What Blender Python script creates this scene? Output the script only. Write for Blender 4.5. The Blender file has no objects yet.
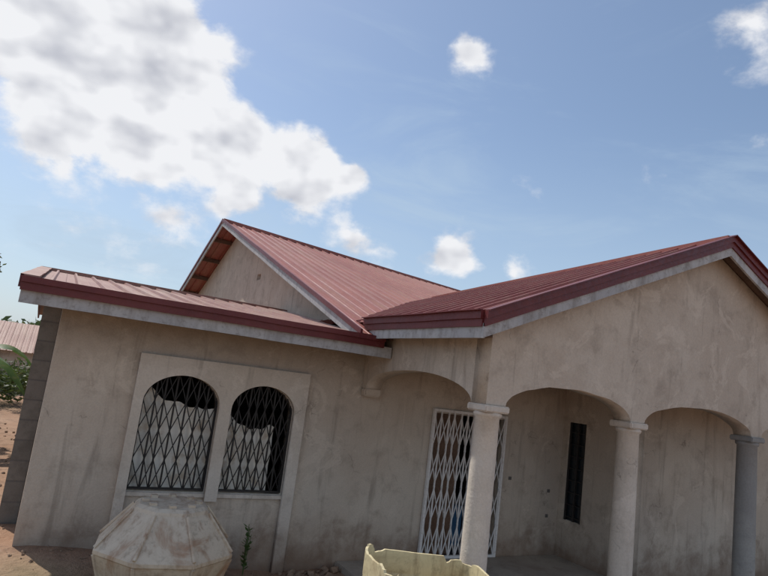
import bpy, bmesh, math, random
from mathutils import Vector, Matrix, noise
random.seed(7)
scene=bpy.context.scene
scene.view_settings.view_transform='Standard'; scene.view_settings.look='None'
scene.view_settings.exposure=0; scene.view_settings.gamma=1
COL=scene.collection

# ---------------------------------------------------------------- materials
def newmat(name):
    m=bpy.data.materials.new(name); m.use_nodes=True
    nt=m.node_tree; b=nt.nodes['Principled BSDF']; return m,nt,b
def noise_n(nt,vec,scale,detail=6,rough=.6,dist=0):
    n=nt.nodes.new('ShaderNodeTexNoise'); n.inputs['Scale'].default_value=scale
    n.inputs['Detail'].default_value=min(detail,5); n.inputs['Roughness'].default_value=rough
    n.inputs['Distortion'].default_value=dist
    if vec is not None: nt.links.new(vec,n.inputs['Vector'])
    return n.outputs['Fac']
def mapr(nt,val,a,b,c=0,d=1,smooth=True):
    n=nt.nodes.new('ShaderNodeMapRange'); n.interpolation_type='SMOOTHSTEP' if smooth else 'LINEAR'
    nt.links.new(val,n.inputs[0])
    for i,v in zip((1,2,3,4),(a,b,c,d)): n.inputs[i].default_value=v
    return n.outputs[0]
def math_n(nt,op,a,b=None,c=None):
    n=nt.nodes.new('ShaderNodeMath'); n.operation=op
    for i,v in enumerate((a,b,c)):
        if v is None: continue
        if isinstance(v,(int,float)): n.inputs[i].default_value=v
        else: nt.links.new(v,n.inputs[i])
    return n.outputs[0]
def mixc(nt,fac,a,b,mode='MIX'):
    n=nt.nodes.new('ShaderNodeMix'); n.data_type='RGBA'; n.blend_type=mode
    ins=[n.inputs[0],n.inputs[6],n.inputs[7]]
    for i,v in zip(ins,(fac,a,b)):
        if isinstance(v,(int,float)): i.default_value=v
        elif isinstance(v,tuple): i.default_value=(v[0],v[1],v[2],1)
        else: nt.links.new(v,i)
    return n.outputs[2]
def pos(nt,sc=(1,1,1)):
    g=nt.nodes.new('ShaderNodeTexCoord'); m=nt.nodes.new('ShaderNodeMapping')
    m.inputs['Scale'].default_value=sc; nt.links.new(g.outputs['Object'],m.inputs['Vector']); return m.outputs[0]
def bump(nt,b,h,strength=.3,dist=.01):
    n=nt.nodes.new('ShaderNodeBump'); n.inputs['Strength'].default_value=strength; n.inputs['Distance'].default_value=dist
    nt.links.new(h,n.inputs['Height']); nt.links.new(n.outputs[0],b.inputs['Normal'])

def plaster(name,base,light,dark,dirt=(.22,.145,.10),contrast=1.0,dirt_z=(-.4,.45),full=True,eave=None):
    m,nt,b=newmat(name)
    p=pos(nt); 
    big=noise_n(nt,p,.7,4,.62,.4); mid=noise_n(nt,p,3.2,5,.65,.2); fine=noise_n(nt,p,45,2,.7)
    c=mixc(nt,mapr(nt,big,.40,.62),base,light)
    c=mixc(nt,math_n(nt,'MULTIPLY',mapr(nt,mid,.48,.72),.6*contrast),c,dark)
    if full:
        st=noise_n(nt,pos(nt,(3.2,3.2,.35)),1.7,5,.62,.5)
        c=mixc(nt,math_n(nt,'MULTIPLY',mapr(nt,st,.53,.74),.6*contrast),c,tuple(x*.70 for x in dark))
        bl=noise_n(nt,p,1.5,5,.74,1.2)
        c=mixc(nt,math_n(nt,'MULTIPLY',mapr(nt,bl,.56,.62),.5*contrast),c,tuple(min(1,x*1.13) for x in light))
        v=nt.nodes.new('ShaderNodeTexVoronoi'); v.feature='DISTANCE_TO_EDGE'; v.inputs['Scale'].default_value=.55
        dn=nt.nodes.new('ShaderNodeTexNoise'); dn.inputs['Scale'].default_value=2.5; dn.inputs['Detail'].default_value=4
        nt.links.new(p,dn.inputs['Vector'])
        va=nt.nodes.new('ShaderNodeVectorMath'); va.operation='MULTIPLY_ADD'
        nt.links.new(dn.outputs['Color'],va.inputs[0]); va.inputs[1].default_value=(.9,.9,.9); nt.links.new(p,va.inputs[2])
        nt.links.new(va.outputs[0],v.inputs['Vector'])
        cr=math_n(nt,'MULTIPLY',mapr(nt,v.outputs['Distance'],.0,.006,1,0),mapr(nt,mid,.45,.6,0,.5))
        c=mixc(nt,cr,c,tuple(x*.5 for x in dark))
    s=nt.nodes.new('ShaderNodeSeparateXYZ'); nt.links.new(p,s.inputs[0])
    z=math_n(nt,'ADD',s.outputs[2],math_n(nt,'MULTIPLY',math_n(nt,'SUBTRACT',mid,.5),-1.0))
    c=mixc(nt,mapr(nt,z,dirt_z[0],dirt_z[1],.85,0),c,dirt)
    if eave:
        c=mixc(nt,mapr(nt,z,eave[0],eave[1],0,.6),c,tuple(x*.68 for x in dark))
    c=mixc(nt,math_n(nt,'MULTIPLY',mapr(nt,fine,.3,.75),.16),c,tuple(x*.6 for x in dark))
    nt.links.new(c,b.inputs['Base Color']); b.inputs['Roughness'].default_value=.92
    b.inputs['Specular IOR Level'].default_value=.2
    bump(nt,b,noise_n(nt,p,9,4,.72),.5,.02)
    return m
M_PL=plaster('cement_render',(.53,.45,.37),(.60,.525,.44),(.36,.30,.245))
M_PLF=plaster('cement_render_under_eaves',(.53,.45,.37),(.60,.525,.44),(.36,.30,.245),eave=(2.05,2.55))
M_TR=plaster('trim_render',(.59,.52,.44),(.66,.595,.52),(.43,.37,.31),contrast=.85)
M_CONC=plaster('raw_concrete_render',(.30,.29,.275),(.38,.37,.345),(.21,.2,.19),full=False)
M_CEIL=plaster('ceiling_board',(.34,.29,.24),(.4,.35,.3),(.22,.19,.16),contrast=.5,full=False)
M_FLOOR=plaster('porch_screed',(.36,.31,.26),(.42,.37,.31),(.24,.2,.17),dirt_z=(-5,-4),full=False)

def block_mat():
    m,nt,b=newmat('concrete_blockwork'); p=pos(nt)
    g=nt.nodes.new('ShaderNodeSeparateXYZ'); nt.links.new(p,g.inputs[0])
    cmb=nt.nodes.new('ShaderNodeCombineXYZ')
    nt.links.new(math_n(nt,'ADD',g.outputs[0],g.outputs[1]),cmb.inputs[0]); nt.links.new(g.outputs[2],cmb.inputs[1])
    br=nt.nodes.new('ShaderNodeTexBrick'); nt.links.new(cmb.outputs[0],br.inputs['Vector'])
    br.inputs['Scale'].default_value=1; br.inputs['Brick Width'].default_value=.46; br.inputs['Row Height'].default_value=.235
    br.inputs['Mortar Size'].default_value=.01
    br.inputs['Color1'].default_value=(.19,.175,.155,1); br.inputs['Color2'].default_value=(.22,.2,.175,1); br.inputs['Mortar'].default_value=(.15,.14,.13,1)
    n=noise_n(nt,p,5,5,.7)
    c=mixc(nt,mapr(nt,n,.4,.7,0,.6),br.outputs[0],(.11,.10,.085))
    nt.links.new(c,b.inputs['Base Color']); b.inputs['Roughness'].default_value=.95
    bump(nt,b,math_n(nt,'SUBTRACT',noise_n(nt,p,30,2,.7),math_n(nt,'MULTIPLY',br.outputs['Fac'],2)),.5,.01)
    return m
M_BLK=block_mat()

def metal_paint(name,c1,c2,dirt,rough=.4,amt=.5,spec=.5,metal=0.0,sc=2.0,bmp=.15,streak=None):
    m,nt,b=newmat(name); p=pos(nt)
    n=noise_n(nt,p,sc,4,.65,.3); n2=noise_n(nt,p,sc*12,3,.7)
    c=mixc(nt,mapr(nt,n,.35,.65),c1,c2)
    c=mixc(nt,math_n(nt,'MULTIPLY',mapr(nt,n2,.48,.75),amt),c,dirt)
    if streak:
        s=noise_n(nt,pos(nt,streak),1,4,.65)
        c=mixc(nt,math_n(nt,'MULTIPLY',mapr(nt,s,.45,.72),amt),c,dirt)
    nt.links.new(c,b.inputs['Base Color'])
    r=mapr(nt,n2,.3,.7,rough,rough+.22); nt.links.new(r,b.inputs['Roughness'])
    b.inputs['Specular IOR Level'].default_value=spec; b.inputs['Metallic'].default_value=metal
    if bmp: bump(nt,b,noise_n(nt,p,sc*1.7,1,.5),bmp,.015)
    return m
M_ROOF=metal_paint('red_coated_roof_sheet',(.245,.068,.055),(.30,.095,.076),(.30,.17,.125),rough=.42,amt=.5,spec=.45,sc=.9,streak=(5,.5,.5))
M_ROOF2=metal_paint('pale_sheen_red_roof_sheet',(.26,.12,.094),(.32,.175,.135),(.35,.25,.19),rough=.44,amt=.6,spec=.45,sc=.9,streak=(5,.5,.5))  # paler, greyed red: the wing roof's backlit sheen is put into the colour
M_FLASH=metal_paint('maroon_flashing',(.11,.012,.014),(.14,.02,.02),(.17,.07,.055),rough=.38,amt=.35)
M_FASC=metal_paint('grey_fascia_board',(.38,.38,.39),(.46,.455,.45),(.22,.2,.185),rough=.65,amt=.7,sc=1.6,streak=(7,7,1.2))
M_SOFF=metal_paint('timber_purlin',(.10,.06,.042),(.14,.085,.058),(.06,.04,.03),rough=.8,amt=.5,bmp=0)
M_WGRL=metal_paint('white_grille_paint',(.72,.69,.66),(.78,.75,.72),(.4,.3,.24),rough=.5,amt=.4,bmp=0)
M_BGRL=metal_paint('black_grille_paint',(.016,.013,.013),(.022,.019,.018),(.05,.035,.028),rough=.5,amt=.4,bmp=0)
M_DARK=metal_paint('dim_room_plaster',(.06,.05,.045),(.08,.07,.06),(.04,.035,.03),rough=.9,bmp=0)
M_DOOR=metal_paint('brown_timber_door',(.16,.09,.055),(.21,.125,.08),(.1,.06,.04),rough=.6,amt=.6,sc=3)
M_BLUE=metal_paint('blue_paint',(.05,.16,.32),(.07,.2,.38),(.1,.12,.15),rough=.6)
M_ORNG=metal_paint('orange_paint',(.42,.15,.05),(.48,.2,.07),(.25,.1,.05),rough=.6)
M_SOCK=metal_paint('socket_box',(.12,.11,.1),(.15,.14,.13),(.06,.05,.05),rough=.6)
m,nt,b=newmat('window_glass'); b.inputs['Base Color'].default_value=(.02,.025,.03,1); b.inputs['Roughness'].default_value=.12; M_GLASS=m
def cloth():
    m,nt,b=newmat('cream_curtain'); p=pos(nt)
    c=mixc(nt,mapr(nt,noise_n(nt,p,6,4,.65),.46,.70),(.90,.85,.76),(.66,.55,.43))
    nt.links.new(c,b.inputs['Base Color']); b.inputs['Roughness'].default_value=.9
    return m
M_CLOTH=cloth()
def plastic(name,c1,c2,stain,sc=2.2,thr=(.5,.68),amt=.75):
    m,nt,b=newmat(name); p=pos(nt)
    n=noise_n(nt,p,sc,5,.68,.8); n2=noise_n(nt,p,sc*7,5,.72); n3=noise_n(nt,pos(nt,(4,4,.6)),sc,5,.6)
    c=mixc(nt,mapr(nt,n,.35,.6),c1,c2)
    c=mixc(nt,math_n(nt,'MULTIPLY',mapr(nt,n,thr[0],thr[1]),amt),c,stain)
    c=mixc(nt,math_n(nt,'MULTIPLY',mapr(nt,n2,.5,.7),.5),c,tuple(x*.5 for x in c2))
    c=mixc(nt,math_n(nt,'MULTIPLY',mapr(nt,n3,.52,.70),.6),c,tuple(x*.7 for x in stain))
    nt.links.new(c,b.inputs['Base Color']); b.inputs['Roughness'].default_value=.6
    bump(nt,b,noise_n(nt,p,sc*5,2,.6),.3,.01); return m
M_TANK=plastic('weathered_pale_plastic',(.58,.49,.38),(.49,.40,.30),(.33,.18,.10),thr=(.47,.64),amt=.8)
M_BOXP=plastic('yellowed_plastic',(.70,.61,.38),(.58,.50,.31),(.34,.24,.14),thr=(.52,.70))
def ground_mat():
    m,nt,b=newmat('red_dirt'); p=pos(nt)
    a=noise_n(nt,p,.35,4,.6,.3); c2=noise_n(nt,p,3,5,.7); f=noise_n(nt,p,28,3,.75)
    c=mixc(nt,mapr(nt,a,.35,.65),(.31,.175,.105),(.37,.235,.155))
    c=mixc(nt,math_n(nt,'MULTIPLY',mapr(nt,c2,.45,.7),.8),c,(.19,.115,.072))
    c=mixc(nt,math_n(nt,'MULTIPLY',mapr(nt,f,.55,.7),.5),c,(.38,.29,.21))
    c=mixc(nt,math_n(nt,'MULTIPLY',mapr(nt,noise_n(nt,p,.12,4,.6),.52,.66),.7),c,(.11,.12,.05))
    nt.links.new(c,b.inputs['Base Color']); b.inputs['Roughness'].default_value=.97
    bump(nt,b,noise_n(nt,p,9,4,.75),.8,.06); return m
M_GR=ground_mat()
def leaf(name,a,b2,c3):
    m,nt,b=newmat(name); p=pos(nt)
    c=mixc(nt,mapr(nt,noise_n(nt,p,1.5,2,.6),.35,.65),a,b2)
    c=mixc(nt,mapr(nt,noise_n(nt,p,9,1,.6),.5,.7),c,c3)
    nt.links.new(c,b.inputs['Base Color']); b.inputs['Roughness'].default_value=.5
    tr=nt.nodes.new('ShaderNodeBsdfTranslucent'); nt.links.new(c,tr.inputs[0])
    mx=nt.nodes.new('ShaderNodeMixShader'); mx.inputs[0].default_value=.35
    nt.links.new(b.outputs[0],mx.inputs[1]); nt.links.new(tr.outputs[0],mx.inputs[2])
    nt.links.new(mx.outputs[0],nt.nodes['Material Output'].inputs[0]); return m
M_LEAF=leaf('foliage',(.05,.085,.022),(.085,.12,.03),(.11,.13,.045))
M_BAN=leaf('banana_leaf',(.07,.14,.035),(.10,.18,.05),(.14,.18,.06))
M_BARK=metal_paint('bark',(.12,.09,.065),(.16,.12,.09),(.06,.045,.035),rough=.9,sc=4)
M_STONE=metal_paint('rubble_stone',(.25,.165,.11),(.31,.22,.155),(.17,.10,.065),rough=.95,sc=3,bmp=0)

# ---------------------------------------------------------------- helpers
def finish(name,me,mat,parent=None,smooth=False):
    o=bpy.data.objects.new(name,me); COL.objects.link(o)
    if mat: me.materials.append(mat)
    if smooth:
        for p in me.polygons: p.use_smooth=True
    if parent: o.parent=parent
    return o
def mesh_obj(name,vs,fs,mat,parent=None,smooth=False):
    me=bpy.data.meshes.new(name); me.from_pydata([tuple(v) for v in vs],[],fs); me.update()
    return finish(name,me,mat,parent,smooth)
def bm_obj(name,bm,mat,parent=None,smooth=False):
    bmesh.ops.recalc_face_normals(bm,faces=bm.faces)
    me=bpy.data.meshes.new(name); bm.to_mesh(me); bm.free(); return finish(name,me,mat,parent,smooth)
BOXF=[(0,3,2,1),(4,5,6,7),(0,1,5,4),(1,2,6,5),(2,3,7,6),(3,0,4,7)]
def add_box(bm,x0,x1,y0,y1,z0,z1):
    v=[bm.verts.new(c) for c in [(x0,y0,z0),(x1,y0,z0),(x1,y1,z0),(x0,y1,z0),(x0,y0,z1),(x1,y0,z1),(x1,y1,z1),(x0,y1,z1)]]
    for f in BOXF: bm.faces.new([v[i] for i in f])
def box(name,x0,x1,y0,y1,z0,z1,mat,parent=None,bev=0):
    bm=bmesh.new(); add_box(bm,x0,x1,y0,y1,z0,z1)
    if bev: bmesh.ops.bevel(bm,geom=list(bm.edges),offset=bev,segments=2,affect='EDGES')
    return bm_obj(name,bm,mat,parent)
def add_prism(bm,a,b,w,h,side=0,segs=1,wob=0):
    a=Vector(a);b=Vector(b);d=(b-a);d.z=0
    n=Vector((-d.y,d.x,0)).normalized() if d.length>1e-6 else Vector((1,0,0))
    o0=n*(-w/2+side*w/2);o1=n*(w/2+side*w/2);H=Vector((0,0,h))
    rings=[]
    for k in range(segs+1):
        c=a.lerp(b,k/segs)
        if wob:
            c=c+Vector((0,0,1))*wob*noise.noise(c*1.3)+n*wob*noise.noise(c*1.7+Vector((5,5,5)))
        rings.append([bm.verts.new(q) for q in (c+o0,c+o1,c+o1+H,c+o0+H)])
    for r,s in zip(rings,rings[1:]):
        for i in range(4): bm.faces.new((r[i],r[(i+1)%4],s[(i+1)%4],s[i]))
    bm.faces.new(rings[0][::-1]);bm.faces.new(rings[-1])
def prism(name,a,b,w,h,mat,parent=None,side=0,wob=0.006):
    bm=bmesh.new(); L=(Vector(b)-Vector(a)).length; add_prism(bm,a,b,w,h,side,max(1,int(L/.35)),wob); return bm_obj(name,bm,mat,parent)
def add_bar(bm,a,b,r,seg=4):
    a=Vector(a);b=Vector(b);d=(b-a).normalized()
    u=d.orthogonal().normalized() if abs(d.y)>.9 else d.cross(Vector((0,1,0))).normalized()
    w=d.cross(u)
    A=[];B=[]
    for i in range(seg):
        t=2*math.pi*(i+.5)/seg; o=(u*math.cos(t)+w*math.sin(t))*r
        A.append(bm.verts.new(a+o));B.append(bm.verts.new(b+o))
    for i in range(seg):
        j=(i+1)%seg; bm.faces.new((A[i],A[j],B[j],B[i]))
    bm.faces.new(A[::-1]);bm.faces.new(B)
def poly_wall(name,outer,holes,org,xd,nd,th,mat,parent=None):
    cu=bpy.data.curves.new(name+'_c','CURVE'); cu.dimensions='2D'; cu.fill_mode='BOTH'; cu.extrude=th/2
    for pts in [outer]+holes:
        s=cu.splines.new('POLY'); s.points.add(len(pts)-1)
        for i,p in enumerate(pts): s.points[i].co=(p[0],p[1],0,1)
        s.use_cyclic_u=True
    o=bpy.data.objects.new(name+'_c',cu); COL.objects.link(o)
    bpy.context.view_layer.update()
    dg=bpy.context.evaluated_depsgraph_get()
    me=bpy.data.meshes.new_from_object(o.evaluated_get(dg))
    bpy.data.objects.remove(o)
    xd=Vector(xd);nd=Vector(nd);org=Vector(org)
    for v in me.vertices:
        c=v.co; v.co=org+xd*c.x+Vector((0,0,1))*c.y+nd*(c.z+th/2)
    bm=bmesh.new(); bm.from_mesh(me); bmesh.ops.remove_doubles(bm,verts=bm.verts,dist=1e-5)
    bmesh.ops.recalc_face_normals(bm,faces=bm.faces); bm.to_mesh(me); bm.free()
    me.name=name; me.materials.clear()
    return finish(name,me,mat,parent)
def arch(x0,x1,zs,rise,zb=None,n=24,wob=0.0):
    c=(x0+x1)/2;r=(x1-x0)/2
    pts=[(c+r*math.cos(math.pi*i/n),zs+rise*math.sin(math.pi*i/n)+wob*noise.noise(Vector((x0*3,i*.5,0)))) for i in range(n+1)]
    if zb is not None: pts=[(x0,zb),(x1,zb)]+pts
    return pts
def roof_sheet(name,a,b,s,mat,parent,pitch=.26,rib=.03,s2=None):
    a=Vector(a);b=Vector(b);s=Vector(s);s2=Vector(s2) if s2 else s;L=(b-a).length;d=(b-a).normalized()
    n=d.cross(s).normalized(); n=n if n.z>0 else -n
    prof=[];x=0
    while x<L:
        for u,h in ((0,0),(pitch*.36,0),(pitch*.39,.005),(pitch*.42,0),(pitch*.78,0),(pitch*.84,rib),(pitch*.94,rib),(pitch,0)):
            if x+u<=L and not (prof and x+u-prof[-1][0]<1e-6): prof.append((x+u,h))
        x+=pitch
    if prof[-1][0]<L-1e-6: prof.append((L,0))
    vs=[];fs=[];K=10
    for (u,h) in prof:
        ss=s.lerp(s2,u/L)
        for k in range(K+1):
            t=k/K
            w=noise.noise(Vector((u*.8,t*3,a.x)))*.012
            vs.append(a+d*u+ss*t+n*(h+w))
    for i in range(len(prof)-1):
        for k in range(K):
            p=i*(K+1)+k; fs.append((p,p+K+1,p+K+2,p+1))
    return mesh_obj(name,vs,fs,mat,parent)

# ---------------------------------------------------------------- ground
def sm(t): t=max(0,min(1,t)); return t*t*(3-2*t)
def gz(x,y):
    z=-.33*sm(x/3.0)
    z+=.03*noise.noise(Vector((x*.9,y*.9,0)))+.015*noise.noise(Vector((x*4,y*4,3)))
    if y<-4: z-=.02*min(10,(-4-y))
    return z
def axis(n,R): return [R*(abs(t)**3.2)*(1 if t>0 else -1)+t*6 for t in [2*i/n-1 for i in range(n+1)]]
xs=axis(220,600);ys=axis(220,600)
vs=[(x+2,y,gz(x+2,y)) for y in ys for x in xs]; n=len(xs)
fs=[(j*n+i,j*n+i+1,(j+1)*n+i+1,(j+1)*n+i) for j in range(n-1) for i in range(n-1)]
mesh_obj('ground',vs,fs,M_GR,None,True)

# ---------------------------------------------------------------- house
house=bpy.data.objects.new('house',None); COL.objects.link(house)
H=house
C1,C2,C3,C4=3.91,6.02,8.42,10.75
PY=-2.58
w1=arch(.984,1.864,1.60,.325,.578); w2=arch(2.01,2.835,1.59,.32,.578)
door=[(5.0,-.24),(6.376,-.24),(6.376,1.81),(5.0,1.81)]
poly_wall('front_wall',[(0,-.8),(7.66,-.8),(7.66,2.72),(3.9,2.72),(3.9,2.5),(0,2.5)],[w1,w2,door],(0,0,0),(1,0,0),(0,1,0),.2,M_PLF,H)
outer=[(.876,-.8),(.984,-.8),(.984,.578)]+arch(.984,1.864,1.60,.325)[::-1]+[(1.864,.50),(2.01,.50)]+arch(2.01,2.835,1.59,.32)[::-1]+[(2.835,.578),(2.835,-.8),(2.978,-.8),(2.978,2.127),(.876,2.127)]
poly_wall('window_surround',outer,[],(0,-.075,0),(1,0,0),(0,1,0),.078,M_TR,H)
box('window_sill',.985,1.863,-.03,.19,.535,.577,M_TR,H)
box('window_sill',2.011,2.834,-.03,.19,.535,.577,M_TR,H)
zr=lambda y:2.60+.128*(y+.7) if y<3.88 else 3.19-.128*(y-3.88)
poly_wall('left_end_wall',[(.2,-.8),(8,-.8),(8,zr(8)),(3.88,zr(3.88)),(.2,zr(.2))],[],(0,0,0),(0,1,0),(1,0,0),.2,M_PL,H)
box('wing_rear_wall',.2,3.85,7.8,8,-.8,2.62,M_PL,H)
box('unrendered_blockwork',-.2,-.004,.9,7.6,-.5,2.56,M_BLK,H)
zm_=lambda y:2.94-.09+.345*y if y<8.37 else 5.82-.085-.345*(y-8.37)
poly_wall('main_gable_wall',[(.2,-.8),(17.2,-.8),(17.2,zm_(17.2)),(8.37,zm_(8.37)),(.2,zm_(.2))],[[(5.9,4.12),(6.2,4.12),(6.2,4.26),(5.9,4.26)]],(3.85,0,0),(0,1,0),(1,0,0),.2,M_PL,H)
box('gable_vent',3.95,4.0,5.85,6.3,4.08,4.32,M_DARK,H)
box('rear_wall',4.05,14,17,17.2,-.8,2.7,M_PL,H)
box('right_wall',14,14.2,-1.2,17.2,-.8,2.7,M_PL,H)
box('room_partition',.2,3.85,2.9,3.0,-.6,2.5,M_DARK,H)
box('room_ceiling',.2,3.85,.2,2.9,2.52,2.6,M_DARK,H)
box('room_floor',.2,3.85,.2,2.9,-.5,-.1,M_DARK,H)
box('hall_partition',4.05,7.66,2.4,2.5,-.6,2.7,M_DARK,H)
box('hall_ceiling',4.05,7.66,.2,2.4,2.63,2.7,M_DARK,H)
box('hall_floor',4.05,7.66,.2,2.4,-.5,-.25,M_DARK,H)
win=[(.12,.35),(.48,.35),(.48,1.90),(.12,1.90)]
poly_wall('porch_bay_side_wall',[(0.0,-.8),(1.4,-.8),(1.4,2.70),(0.0,2.70)],[win],(7.66,-.002,0),(0,-1,0),(1,0,0),.2,M_PL,H)
box('porch_bay_front_wall',7.862,14.0,-1.4,-1.2,-.8,2.70,M_PL,H)
box('bay_window_glass',7.72,7.74,-.49,-.11,.34,1.91,M_GLASS,H)
bm=bmesh.new()
for y in (-.14,-.31,-.46): add_box(bm,7.675,7.70,y-.015,y+.015,.35,1.90)
for i in range(8): add_box(bm,7.68,7.695,-.48,-.12,.4+i*.19,.415+i*.19)
bm_obj('bay_window_bars',bm,M_BGRL,H)
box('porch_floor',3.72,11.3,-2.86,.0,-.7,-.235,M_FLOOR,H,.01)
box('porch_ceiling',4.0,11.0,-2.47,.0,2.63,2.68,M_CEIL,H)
SPR=2.06;RISE=.27
PX0=3.49;PXR=7.30;PX1=11.11;PF=-2.93;PS=.425
def zpo(x): return 2.86+PS*(x-3.51) if x<PXR else 2.86+PS*(PXR-3.51)-PS*(x-PXR)
pts=[(C1-.13,SPR)]
for a0,a1 in ((C1,C2),(C2,C3),(C3,C4)):
    pts+=arch(a0+.12,a1-.12,SPR,RISE,wob=.012)[::-1]
pts+=[(C4+.13,SPR),(C4+.13,zpo(C4+.13)-.04),(PXR,zpo(PXR)-.04),(C1-.13,zpo(C1-.13)-.04)]
poly_wall('porch_gable_wall',pts,[],(0,PY-.12,0),(1,0,0),(0,1,0),.24,M_PL,H)
sp=[(-PY-.12,SPR),(-PY-.12,2.88),(0.003,2.88),(.003,SPR-.02),(.12,SPR-.02)]+arch(.12,-PY-.125,SPR,RISE)[::-1]
for nm,xx in (('porch_side_arch',C1-.128),('porch_side_arch',C4-.11)):
    poly_wall(nm,sp,[],(xx,0,0),(0,-1,0),(1,0,0),.236,M_PL,H)
box('arch_corbel',C1-.14,C1+.12,-.13,-.002,1.93,2.05,M_PL,H,.02)
def column(x,mat):
    bm=bmesh.new(); seg=40
    prof=[(-.30,.15),(.0,.135),(.5,.133),(1.0,.129),(1.5,.1265),(1.93,.122),(1.945,.14),(1.965,.145),(1.985,.14)]
    rings=[]
    for z,r in prof:
        dx=.004*noise.noise(Vector((x,z*2,0)))
        rings.append([bm.verts.new((x+dx+r*math.cos(2*math.pi*i/seg),PY+r*math.sin(2*math.pi*i/seg),z)) for i in range(seg)])
    for a,b in zip(rings,rings[1:]):
        for i in range(seg): bm.faces.new((a[i],a[(i+1)%seg],b[(i+1)%seg],b[i]))
    bm.faces.new(rings[-1]); bm.faces.new(rings[0][::-1])
    bm_obj('porch_column',bm,mat,H,True)
    box('column_capital',x-.155,x+.155,PY-.155,PY+.155,1.986,2.058,M_TR if mat!=M_CONC else M_CONC,H,.012)
for x,mt in ((C1,M_TR),(C2,M_TR),(C3,M_CONC),(C4,M_TR)): column(x,mt)

# ----- roofs
EX=-.39; EY=-.72
roof_sheet('wing_roof_sheets',(EX,EY,2.68),(3.9,EY,2.68),(0,4.6,.588),M_ROOF2,H)
roof_sheet('wing_rear_roof_sheets',(EX,8.4,2.68),(3.9,8.4,2.68),(0,-4.52,.588),M_ROOF2,H)
prism('wing_ridge_cap',(EX-.01,3.88,3.235),(3.9,3.88,3.235),.3,.07,M_ROOF2,H)
prism('wing_rake_flashing',(EX,EY-.02,2.60),(EX,3.88,3.19),.03,.125,M_FLASH,H,1)
prism('wing_rake_flashing',(EX,3.88,3.19),(EX,8.4,2.60),.03,.125,M_FLASH,H,1)
prism('wing_rake_flashing_top',(EX+.05,EY-.02,2.715),(EX+.05,3.88,3.305),.16,.014,M_ROOF2,H)
prism('wing_rake_board',(EX+.025,EY+.02,2.47),(EX+.025,3.88,3.06),.025,.15,M_SOFF,H)
bm=bmesh.new()
for i in range(7):
    y=EY+.35+i*.62; add_box(bm,EX+.02,.0,y,y+.05,2.56+.128*(i*.62+.35),2.66+.128*(i*.62+.35))
bm_obj('wing_overhang_purlins',bm,M_SOFF,H)
MX1=14.6; ZR1=5.84-.68*(MX1-3.32)/11.28
roof_sheet('main_roof_sheets',(3.32,EY,2.72),(MX1,EY,2.72),(0,9.09,3.12),M_ROOF,H,s2=(0,9.09,ZR1-2.72))
roof_sheet('main_rear_roof_sheets',(3.32,17.46,2.72),(MX1,17.46,2.72),(0,-9.09,3.12),M_ROOF,H,s2=(0,-9.09,ZR1-2.72))
prism('main_ridge_cap',(3.3,8.37,5.775),(MX1,8.37,ZR1-.065),.34,.10,M_ROOF,H)
prism('main_rake_flashing',(3.32,EY,2.70),(3.32,8.37,5.83),.03,.07,M_FLASH,H,1)
prism('main_rake_flashing',(3.32,8.37,5.83),(3.32,17.46,2.70),.03,.07,M_FLASH,H,1)
prism('main_rake_board',(3.33,EY+.02,2.575),(3.33,8.37,5.70),.03,.125,M_FASC,H)
prism('main_rake_board',(3.33,8.37,5.70),(3.33,17.46,2.575),.03,.125,M_FASC,H)
bm=bmesh.new()
for i in range(15):
    t=i*1.18
    y=EY+.5+t; zz=2.62+.343*(.5+t) if y<8.37 else 5.74-.343*(y-8.37)
    add_box(bm,3.35,3.85,y,y+.06,zz-.04,zz+.06)
bm_obj('main_overhang_purlins',bm,M_SOFF,H)
RW=PS*(PXR-PX0); SAG=.42
roof_sheet('porch_roof_sheets',(PX0,5.0,2.90),(PX0,PF,2.90),(PXR-PX0,0,RW-SAG),M_ROOF,H,s2=(PXR-PX0,0,RW))
roof_sheet('porch_roof_right_sheets',(PX1,PF,2.90),(PX1,5.0,2.90),(PXR-PX1,0,RW),M_ROOF,H,s2=(PXR-PX1,0,RW-SAG))
zr_=2.90+RW
prism('porch_ridge_cap',(PXR,PF-.03,zr_-.035),(PXR,4.9,zr_-.035-SAG),.20,.07,M_ROOF,H)
def fascia_run(tag,a,b,side):
    a=Vector(a);b=Vector(b)
    Z=Vector((0,0,1))
    prism(tag+'_board',a,b,.03,.14,M_FASC,H,0)
    prism(tag+'_flashing_lower',a+Z*.108,b+Z*.108,.034,.075,M_FLASH,H,side)
    prism(tag+'_flashing_upper',a+Z*.183,b+Z*.183,.055,.075,M_FLASH,H,side)
    prism(tag+'_flashing_cap',a+Z*.258,b+Z*.258,.09,.012,M_FLASH,H,side)
ZA=2.675+PS*(PXR-PX0+.02)
fascia_run('porch_rake',(PX0-.02,PF,2.675),(PXR,PF,ZA),-1)
fascia_run('porch_rake',(PXR,PF,ZA),(PX1+.02,PF,2.675),-1)
fascia_run('porch_eave',(PX0,EY+.25,2.675),(PX0,PF+.01,2.675),-1)
fascia_run('porch_eave',(PX1,EY+.25,2.675),(PX1,PF+.01,2.675),1)
prism('wing_fascia_board',(EX,EY,2.455),(3.76,EY,2.455),.03,.14,M_FASC,H)
prism('wing_eave_flashing',(EX-.01,EY,2.575),(3.62,EY,2.575),.06,.075,M_FLASH,H,-1)
prism('wing_eave_flashing_top',(EX-.01,EY,2.65),(3.62,EY,2.65),.085,.06,M_FLASH,H,-1)
box('wing_soffit',EX+.03,3.76,EY+.02,-.003,2.487,2.50,M_SOFF,H)
box('porch_side_soffit',PX0+.02,C1-.13,PY-.12,0,2.72,2.735,M_SOFF,H)
bm=bmesh.new()
f=lambda x:2.79+PS*(x-PX0) if x<=PXR else 2.79+PS*(2*PXR-PX0-x)
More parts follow.
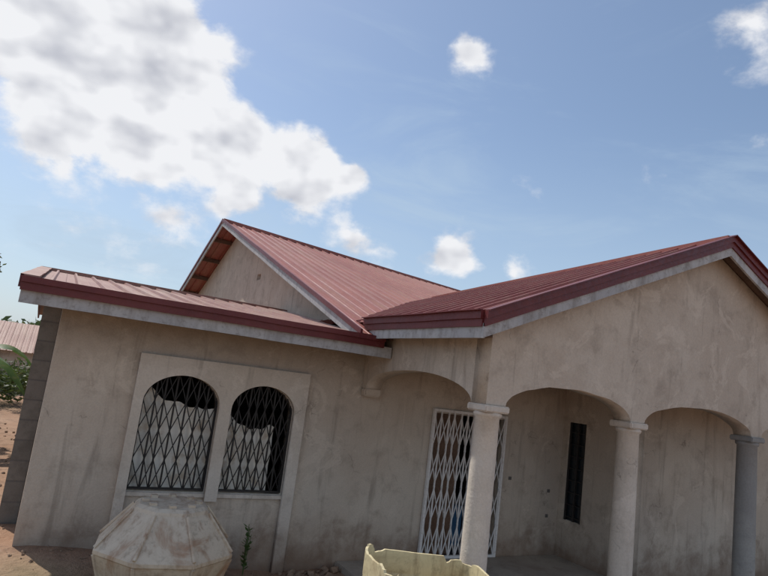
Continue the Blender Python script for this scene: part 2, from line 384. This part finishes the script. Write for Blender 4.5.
for s0,s1 in ((PX0+.02,PXR),(PXR,C4+.1)):
    add_prism(bm,(s0,PF+.11,f(s0)-.0),(s1,PF+.11,f(s1)-.0),.18,.02)
bm_obj('porch_rake_soffit',bm,M_SOFF,H)

# ----- grilles
def scissor(name,x0,x1,z0,z1,y,nb,rowh,mat,r=.008,frame=.02,gap=.35):
    bm=bmesh.new(); w=(x1-x0)/nb
    jit=[random.uniform(-.12,.12)*w for _ in range(nb+1)]; jit[0]=jit[-1]=0
    X=[x0+i*w+jit[i] for i in range(nb+1)]
    for x in X: add_box(bm,x-r*1.0,x+r*1.0,y-.008,y+.008,z0,z1)
    nrow=max(1,round((z1-z0)/rowh)); h=(z1-z0)/nrow
    for k in range(nrow):
        zc=z0+(k+.5)*h; a=h*gap
        for i in range(nb):
            xa,xb=X[i],X[i+1]
            add_bar(bm,(xa,y-.014,zc-a),(xb,y-.014,zc+a),r*.8); add_bar(bm,(xa,y+.016,zc+a),(xb,y+.016,zc-a),r*.8)
    add_box(bm,x0-frame,x1+frame,y-.02,y+.02,z1-frame,z1+frame*.5); add_box(bm,x0-frame,x1+frame,y-.021,y+.021,z0-.0,z0+frame*1.4)
    add_box(bm,x0-frame*1.5,x0-frame*.2,y-.022,y+.022,z0,z1+.01); add_box(bm,x1+frame*.2,x1+frame*1.5,y-.022,y+.022,z0,z1+.01)
    return bm_obj(name,bm,mat,H)
scissor('security_gate',5.03,6.345,-.23,1.86,-.035,11,.52,M_WGRL,.011,.026,.42)
scissor('window_grille',1.0,1.85,.60,1.95,.05,7,.34,M_BGRL,.0095,.014,.5)
scissor('window_grille',2.03,2.82,.60,1.95,.05,7,.34,M_BGRL,.0095,.014,.5)
dr=bmesh.new()
add_box(dr,5.0,5.68,.17,.21,-.235,1.80)
for z0,z1 in ((-.1,.75),(.85,1.7)): add_box(dr,5.1,5.58,.155,.172,z0,z1)
bm_obj('timber_door',dr,M_DOOR,H)
box('hall_cupboard',5.75,6.35,1.2,1.5,-.25,1.3,M_ORNG,H,.02)
box('hall_crate',5.55,6.2,.6,.9,-.25,.35,M_BLUE,H,.02)
def cloth_sheet(x0,x1,zt0,zt1,z0,y,seed):
    nx,nz=90,60;vs=[]
    for j in range(nz+1):
        for i in range(nx+1):
            u=i/nx;v=j/nz;zt=zt0+(zt1-zt0)*u+.06*noise.noise(Vector((u*5,seed,0)))-.08*math.sin(math.pi*u)
            z=z0+(zt-z0)*v;x=x0+(x1-x0)*u
            d=.03*noise.noise(Vector((x*5+z*2,z*2.2,seed)))+.02*noise.noise(Vector((x*16+z*3,z*3,seed+4)))-.012*math.cos((u*1.2+v*.5)*22+seed+3*noise.noise(Vector((x*3,z*3,0))))+.03*max(0,v-.8)
            vs.append((x,y+d,z))
    n=nx+1
    mesh_obj('curtain',vs,[(j*n+i,j*n+i+1,(j+1)*n+i+1,(j+1)*n+i) for j in range(nz) for i in range(nx)],M_CLOTH,H,True)
cloth_sheet(.992,1.856,1.76,1.56,.58,.135,1.0)
cloth_sheet(2.018,2.66,1.50,1.40,.58,.135,5.0)
bm=bmesh.new()
for x,z in ((6.58,.93),(7.42,.76),(7.42,.37)):
    add_box(bm,x-.028,x+.028,-.008,.01,z-.025,z+.025)
bm_obj('socket_boxes',bm,M_SOCK,H)

# ---------------------------------------------------------------- octagonal tank
def tank():
    bm=bmesh.new(); cx,cy=1.24,-1.35; g=gz(cx,cy)-.02
    prof=[(g,.45),(g+.05,.48),(.345,.635),(.36,.648),(.39,.648),(.405,.635),(.715,.365),(.745,.35),(.77,.31)]
    seg=8;rings=[]
    for z,r in prof:
        rings.append([bm.verts.new((cx+r*math.cos(2*math.pi*(i+.28)/seg),cy+r*math.sin(2*math.pi*(i+.28)/seg),z)) for i in range(seg)])
    for a,b in zip(rings,rings[1:]):
        for i in range(seg): bm.faces.new((a[i],a[(i+1)%seg],b[(i+1)%seg],b[i]))
    bm.faces.new(rings[-1])
    bmesh.ops.bevel(bm,geom=[e for e in bm.edges if abs(e.verts[0].co.z-e.verts[1].co.z)>.1],offset=.012,segments=2,affect='EDGES')
    # moulded stiffening ribs down each corner
    for i in range(8):
        t=2*math.pi*(i+.28)/seg; c,s=math.cos(t),math.sin(t)
        add_bar(bm,(cx+.64*c,cy+.64*s,.41),(cx+.366*c,cy+.366*s,.72),.016,6)
        add_bar(bm,(cx+.485*c,cy+.485*s,g+.06),(cx+.64*c,cy+.64*s,.35),.016,6)
    for i in range(8):
        t=2*math.pi*(i+.78)/seg; x=cx+.24*math.cos(t);y=cy+.24*math.sin(t)
        add_box(bm,x-.03,x+.03,y-.03,y+.03,.76,.795)
    bm_obj('octagonal_plastic_tank',bm,M_TANK)
tank()
# ---------------------------------------------------------------- cut-open plastic container
def cutbox():
    bm=bmesh.new(); random.seed(3)
    cx,cy=3.06,-3.1; W,D=.52,.40; g=gz(cx,cy)-.03; rot=math.radians(-14)
    def rr(t):
        a=2*math.pi*t; c=math.cos(a);s=math.sin(a); e=.28
        return (math.copysign(abs(c)**e,c),math.copysign(abs(s)**e,s))
    N_=160; rings=[]
    levels=[0,.06,.2,.22,.24,.5,.52,.54,.78,.80,.82,1.0]
    for li,l in enumerate(levels):
        ro=[];
        for i in range(N_):
            x,y=rr(i/N_); k=1-.02*(1 if li in (3,6,9) else 0)-(.06 if li==0 else 0)
            topz=.68+.03*noise.noise(Vector((x*3,y*3,1)))+.012*noise.noise(Vector((x*11,y*11,1)))+(.02 if int(i/9)%3==0 else 0)-(.06 if x>.5 else 0)+(.03 if x<-.8 else 0)
            X=x*W*k;Y=y*D*k; z=g+(topz-g)*l
            ro.append(bm.verts.new((cx+X*math.cos(rot)-Y*math.sin(rot),cy+X*math.sin(rot)+Y*math.cos(rot),z)))
        rings.append(ro)
    for a,b in zip(rings,rings[1:]):
        for i in range(N_): bm.faces.new((a[i],a[(i+1)%N_],b[(i+1)%N_],b[i]))
    bm.faces.new(rings[0][::-1])
    o=bm_obj('cut_open_plastic_container',bm,M_BOXP,None,False)
    s=o.modifiers.new('wall','SOLIDIFY'); s.thickness=.022; s.offset=-1
cutbox()

# ---------------------------------------------------------------- rubble, weeds
def rubble(name,spots,mat):
    bm=bmesh.new()
    for (x,y,r) in spots:
        m=Matrix.Translation((x,y,gz(x,y)+r*.25))@Matrix.Rotation(random.random()*6,4,Vector((random.random(),random.random(),1)).normalized())@Matrix.Diagonal((r,r*random.uniform(.6,1),r*random.uniform(.4,.7),1))
        ret=bmesh.ops.create_icosphere(bm,subdivisions=1,radius=1,matrix=m)
        for v in ret['verts']: v.co+=Vector([random.uniform(-.22,.22)*r for _ in range(3)])
    bm_obj(name,bm,mat)
sp_=[]
for i in range(160):
    x=random.uniform(-.6,4.6);y=-abs(random.gauss(0,.35))-.03
    sp_.append((x,y,random.choice((.006,.01,.015,.022))*random.uniform(.6,1.3)))
for i in range(70):
    sp_.append((random.uniform(2.9,3.8),random.uniform(-1.2,-.1),random.uniform(.03,.08)))
for i in range(160):
    sp_.append((random.uniform(-1.8,-.1),random.uniform(.0,10),random.uniform(.015,.05)))
rubble('rubble',sp_,M_STONE)
box('concrete_block',-1.6,-.75,5.6,5.75,.0,.14,M_STONE,None,.01)

def leaf_mesh(name,clumps,mat,size,n,parent=None):
    vs=[];fs=[]
    for (c,r) in clumps:
        for i in range(n):
            d=Vector((random.gauss(0,1),random.gauss(0,1),random.gauss(0,1))).normalized()*(random.random()**.45)
            p=Vector(c)+Vector((d.x*r[0],d.y*r[1],d.z*r[2]))
            a=Vector((random.gauss(0,1),random.gauss(0,1),random.gauss(0,.5))).normalized()
            b=a.orthogonal().normalized(); b.rotate(Matrix.Rotation(random.random()*6.28,3,a))
            s=size*random.uniform(.6,1.4); k=len(vs)
            vs+=[p-a*s,p+b*s*.4,p+a*s,p-b*s*.4]; fs.append((k,k+1,k+2,k+3))
    return mesh_obj(name,vs,fs,mat,parent)
def tree(name,x,y,h,cr,nclump,leafn,size=.09):
    e=bpy.data.objects.new(name,None); COL.objects.link(e)
    bm=bmesh.new(); z0=gz(x,y)-.1
    def limb(a,b,r0,r1,k=5):
        a=Vector(a);b=Vector(b); prev=a
        for i in range(1,k+1):
            t=i/k; q=a.lerp(b,t)+Vector((random.uniform(-.05,.05),random.uniform(-.05,.05),0))*(b-a).length*.4
            ring_r0=r0+(r1-r0)*(i-1)/k; 
            bmesh.ops.create_cone(bm,segments=8,cap_ends=True,radius1=ring_r0,radius2=r0+(r1-r0)*t,depth=(q-prev).length*1.05,
                matrix=Matrix.Translation((prev+q)/2)@(q-prev).to_track_quat('Z','Y').to_matrix().to_4x4())
            prev=q
        return prev
    top=limb((x,y,z0),(x,y,h*.5),.13*h/5,.08*h/5)
    cl=[]
    for i in range(nclump):
        a=random.random()*6.28;rr=cr*random.uniform(.25,1);zz=h*random.uniform(.5,1)
        c=(x+rr*math.cos(a),y+rr*math.sin(a),zz); limb(top,c,.045*h/5,.012,4)
        cl.append((c,(cr*.33,cr*.33,cr*.24)))
    bm_obj('trunk',bm,M_BARK,e); leaf_mesh('crown',cl,M_LEAF,size,leafn,e)
tree('tree',-2.7,9.0,5.2,1.5,26,240)
tree('tree',-7.5,14,6,2.3,26,260,.12)
def bush(name,clumps,n=300,size=.08): leaf_mesh(name,clumps,M_LEAF,size,n)
cl=[((random.uniform(-5,.2),random.uniform(13,16),random.uniform(.3,1.3)),(.6,.6,.45)) for _ in range(26)]
bush('bushes',cl,300,.08)
cl=[((random.uniform(-3.2,-1.1),random.uniform(8,10),random.uniform(.2,.9)),(.35,.35,.3)) for _ in range(10)]
bush('shrub',cl,240,.06)
cl=[((random.uniform(-120,160),random.uniform(85,130),random.uniform(.5,4.5)),(5,4,2.2)) for _ in range(150)]
bush('distant_treeline',cl,110,.8)
def banana(x,y):
    e=bpy.data.objects.new('banana_plant',None); COL.objects.link(e)
    bm=bmesh.new(); bmesh.ops.create_cone(bm,segments=14,cap_ends=True,radius1=.12,radius2=.07,depth=1.7,matrix=Matrix.Translation((x,y,.8))); bm_obj('stem',bm,M_BAN,e,True)
    vs=[];fs=[]
    for k in range(10):
        a=k*2.4+.3; L=random.uniform(1.0,1.4); up=random.uniform(.8,1.7); S=18
        side=Vector((-math.sin(a),math.cos(a),0))
        for i in range(S+1):
            t=i/S; c=Vector((x,y,1.6))+Vector((math.cos(a),math.sin(a),0))*L*t+Vector((0,0,up*t-1.5*t*t))
            w=.02+.15*math.sin(math.pi*min(1,t*1.02))**.6 if t>.12 and t<.97 else .02
            if i%4==3: w*=.75
            o=len(vs); vs+=[c-side*w-Vector((0,0,w*.5)),c,c+side*w-Vector((0,0,w*.5))]
            if i: fs+=[(o-3,o-2,o+1,o),(o-2,o-1,o+2,o+1)]
    mesh_obj('leaves',vs,fs,M_BAN,e,True)
banana(-1.3,5.6)
def weed(x,y,h):
    bm=bmesh.new(); g=gz(x,y)-.02
    for s in range(5):
        dx=random.uniform(-.06,.06);dy=random.uniform(-.04,.04);hh=h*random.uniform(.6,1)
        add_bar(bm,(x,y,g),(x+dx,y+dy,g+hh),.004)
        for i in range(11):
            t=.2+.8*i/11; p=Vector((x+dx*t,y+dy*t,g+hh*t)); a=random.random()*6.28
            d=Vector((math.cos(a),math.sin(a)*.6,.5)).normalized(); n_=d.cross(Vector((0,0,1))).normalized()
            L=.075*random.uniform(.6,1.2)
            v=[bm.verts.new(q) for q in (p,p+d*L*.5+n_*L*.28,p+d*L,p+d*L*.5-n_*L*.28)]; bm.faces.new(v)
    me=bpy.data.meshes.new('weed_plant'); bm.to_mesh(me); bm.free(); finish('weed_plant',me,M_BAN)
weed(2.42,-.22,.62)
nb=bpy.data.objects.new('neighbour_house',None); COL.objects.link(nb)
box('walls',-9,-.2,25,31,-.6,1.5,M_PL,nb)
roof_sheet('roof',(-9.5,24.4,1.45),(.3,24.4,1.45),(0,3.6,1.35),M_ROOF2,nb)
roof_sheet('rear_roof',(-9.5,31.6,1.45),(.3,31.6,1.45),(0,-3.6,1.35),M_ROOF2,nb)
poly_wall('gable_end',[(25,1.4),(31,1.4),(28,2.62)],[],(-.2,0,0),(0,1,0),(-1,0,0),.15,M_PL,nb)
box('boundary_wall',-14,4,19,19.2,-.5,.95,M_BLK)

# ---------------------------------------------------------------- light and sky
AZ,EL=-24,56
sun=bpy.data.lights.new('sun','SUN'); sun.energy=3.7; sun.angle=math.radians(.6); sun.color=(1,.95,.87)
so=bpy.data.objects.new('sun',sun); COL.objects.link(so)
d=Vector((math.sin(math.radians(AZ))*math.cos(math.radians(EL)),math.cos(math.radians(AZ))*math.cos(math.radians(EL)),math.sin(math.radians(EL))))
so.rotation_euler=d.to_track_quat('Z','Y').to_euler(); so.location=d*50
w=bpy.data.worlds.new('World'); scene.world=w; w.use_nodes=True; nt=w.node_tree
bg=nt.nodes['Background']; STR=.13; bg.inputs[1].default_value=STR
sky=nt.nodes.new('ShaderNodeTexSky'); sky.sky_type='NISHITA'; sky.sun_disc=False
sky.sun_elevation=math.radians(EL); sky.sun_rotation=math.radians(AZ%360); sky.dust_density=1.0; sky.ozone_density=1.6; sky.air_density=1.0
tc=nt.nodes.new('ShaderNodeTexCoord'); D=tc.outputs['Generated']
def nse(vec,scale,detail,rough,out='Fac',dist=0):
    n=nt.nodes.new('ShaderNodeTexNoise'); n.inputs['Scale'].default_value=scale; n.inputs['Detail'].default_value=detail
    n.inputs['Roughness'].default_value=rough; n.inputs['Distortion'].default_value=dist; nt.links.new(vec,n.inputs['Vector']); return n.outputs[out]
def vm(op,a,b,c=None):
    n=nt.nodes.new('ShaderNodeVectorMath'); n.operation=op
    for i,v in enumerate((a,b,c)):
        if v is None: continue
        if isinstance(v,tuple): n.inputs[i].default_value=v
        else: nt.links.new(v,n.inputs[i])
    return n
wn=vm('SUBTRACT',nse(D,11,3,.6,'Color'),(.5,.5,.5)).outputs[0]
DD=vm('MULTIPLY_ADD',wn,(.07,.07,.07),D).outputs[0]
def dirv(az,el):
    a=math.radians(az);e=math.radians(el); return (math.sin(a)*math.cos(e),math.cos(a)*math.cos(e),math.sin(e))
blobs=[(-4.3,25,8,1.15),(3,24.5,8,1.1),(4,18.8,6.5,1.0),(-2.5,18.2,6,1.0),(11.3,19.6,5.8,1.1),(18.5,18.9,5,1.05),(23.3,18.6,2.8,.9),(13.1,15.6,3.8,.85),
(7.4,11.8,6,.6),(-1,9.5,6,.46),(15.5,12.4,4,.58),(25,13.3,4.6,.68),
(34.5,12.8,4.6,.74),(40.5,11.8,3.8,.62),(42.2,18.7,3.2,.56),(34,31.4,3.2,.70),
(51.5,21.3,2.8,.44),(59.9,23.1,3.2,.56),(59.6,32.1,5,.56),(57.7,16.8,3,.5),
(110,35,16,.9),(160,28,18,.95),(215,25,18,.95),(-75,28,18,.95)]
acc=None
for az,el,r,wt in blobs:
    dist=vm('DISTANCE',DD,dirv(az,el)).outputs['Value']
    v=math_n(nt,'MULTIPLY_ADD',dist,-wt/math.radians(r)*.66,wt)
    acc=v if acc is None else math_n(nt,'SMOOTH_MAX',acc,v,.12)
acc=math_n(nt,'MAXIMUM',acc,0)
st=vm('MULTIPLY',D,(1,1,1.5)).outputs[0]
f1=nse(st,9,8,.6,dist=.15)
b1=nse(st,7.5,3,.5)
st2=vm('ADD',st,tuple(c*.03 for c in dirv(AZ-30,60))).outputs[0]
b2=nse(st2,7.5,3,.5)
den=math_n(nt,'ADD',acc,math_n(nt,'MULTIPLY',math_n(nt,'SUBTRACT',f1,.5),1.35))
gate=mapr(nt,acc,.02,.3)
wide=mapr(nt,acc,.3,.8,.46,.13)
al=nt.nodes.new('ShaderNodeMapRange'); al.interpolation_type='SMOOTHSTEP'
nt.links.new(den,al.inputs[0]); al.inputs[1].default_value=.36; nt.links.new(math_n(nt,'ADD',wide,.36),al.inputs[2])
alpha=math_n(nt,'MULTIPLY',al.outputs[0],gate)
lit=math_n(nt,'MULTIPLY',math_n(nt,'SUBTRACT',b1,b2),1.9)
core=mapr(nt,den,.60,1.25,0,1)
br=math_n(nt,'ADD',math_n(nt,'SUBTRACT',.91,math_n(nt,'MULTIPLY',core,.32)),lit)
br=math_n(nt,'ADD',br,math_n(nt,'MULTIPLY',math_n(nt,'SUBTRACT',f1,.5),.6))
br=math_n(nt,'MINIMUM',math_n(nt,'MAXIMUM',br,.40),.98)
ccol=mixc(nt,mapr(nt,br,.42,.92,smooth=False),(.46,.48,.55),(.88,.89,.92))
cs=vm('SCALE',ccol,None); cs.inputs['Scale'].default_value=1/STR; ccol=cs.outputs[0]
sep=nt.nodes.new('ShaderNodeSeparateXYZ'); nt.links.new(D,sep.inputs[0])
veil=mapr(nt,sep.outputs[2],.0,.46,.68,.10)
cir=nse(vm('MULTIPLY',D,(1,1,3.4)).outputs[0],2.8,6,.62,dist=.7)
veil=math_n(nt,'ADD',veil,math_n(nt,'MULTIPLY',mapr(nt,cir,.45,.75),.36))
vc=(.48/STR,.61/STR,.75/STR)
base=mixc(nt,veil,sky.outputs[0],vc)
fin=mixc(nt,alpha,base,ccol)
nt.links.new(fin,bg.inputs[0])
try: w.cycles.sampling_method='MANUAL'; w.cycles.sample_map_resolution=512
except Exception: pass

# ---------------------------------------------------------------- camera
f=596.265;ps,th,ro=.491,.158,.129
F=Vector((math.sin(ps)*math.cos(th),math.cos(ps)*math.cos(th),math.sin(th)))
R0=Vector((math.cos(ps),-math.sin(ps),0));U0=R0.cross(F)
R=R0*math.cos(ro)+U0*math.sin(ro);U=-R0*math.sin(ro)+U0*math.cos(ro)
cam=bpy.data.cameras.new('camera'); cam.sensor_width=36; cam.lens=f/768*36; cam.clip_end=3000; cam.clip_start=.05
co=bpy.data.objects.new('camera',cam); COL.objects.link(co)
co.matrix_world=Matrix((( R.x,U.x,-F.x,-.042),(R.y,U.y,-F.y,-7.42),(R.z,U.z,-F.z,2.129),(0,0,0,1))); scene.camera=co
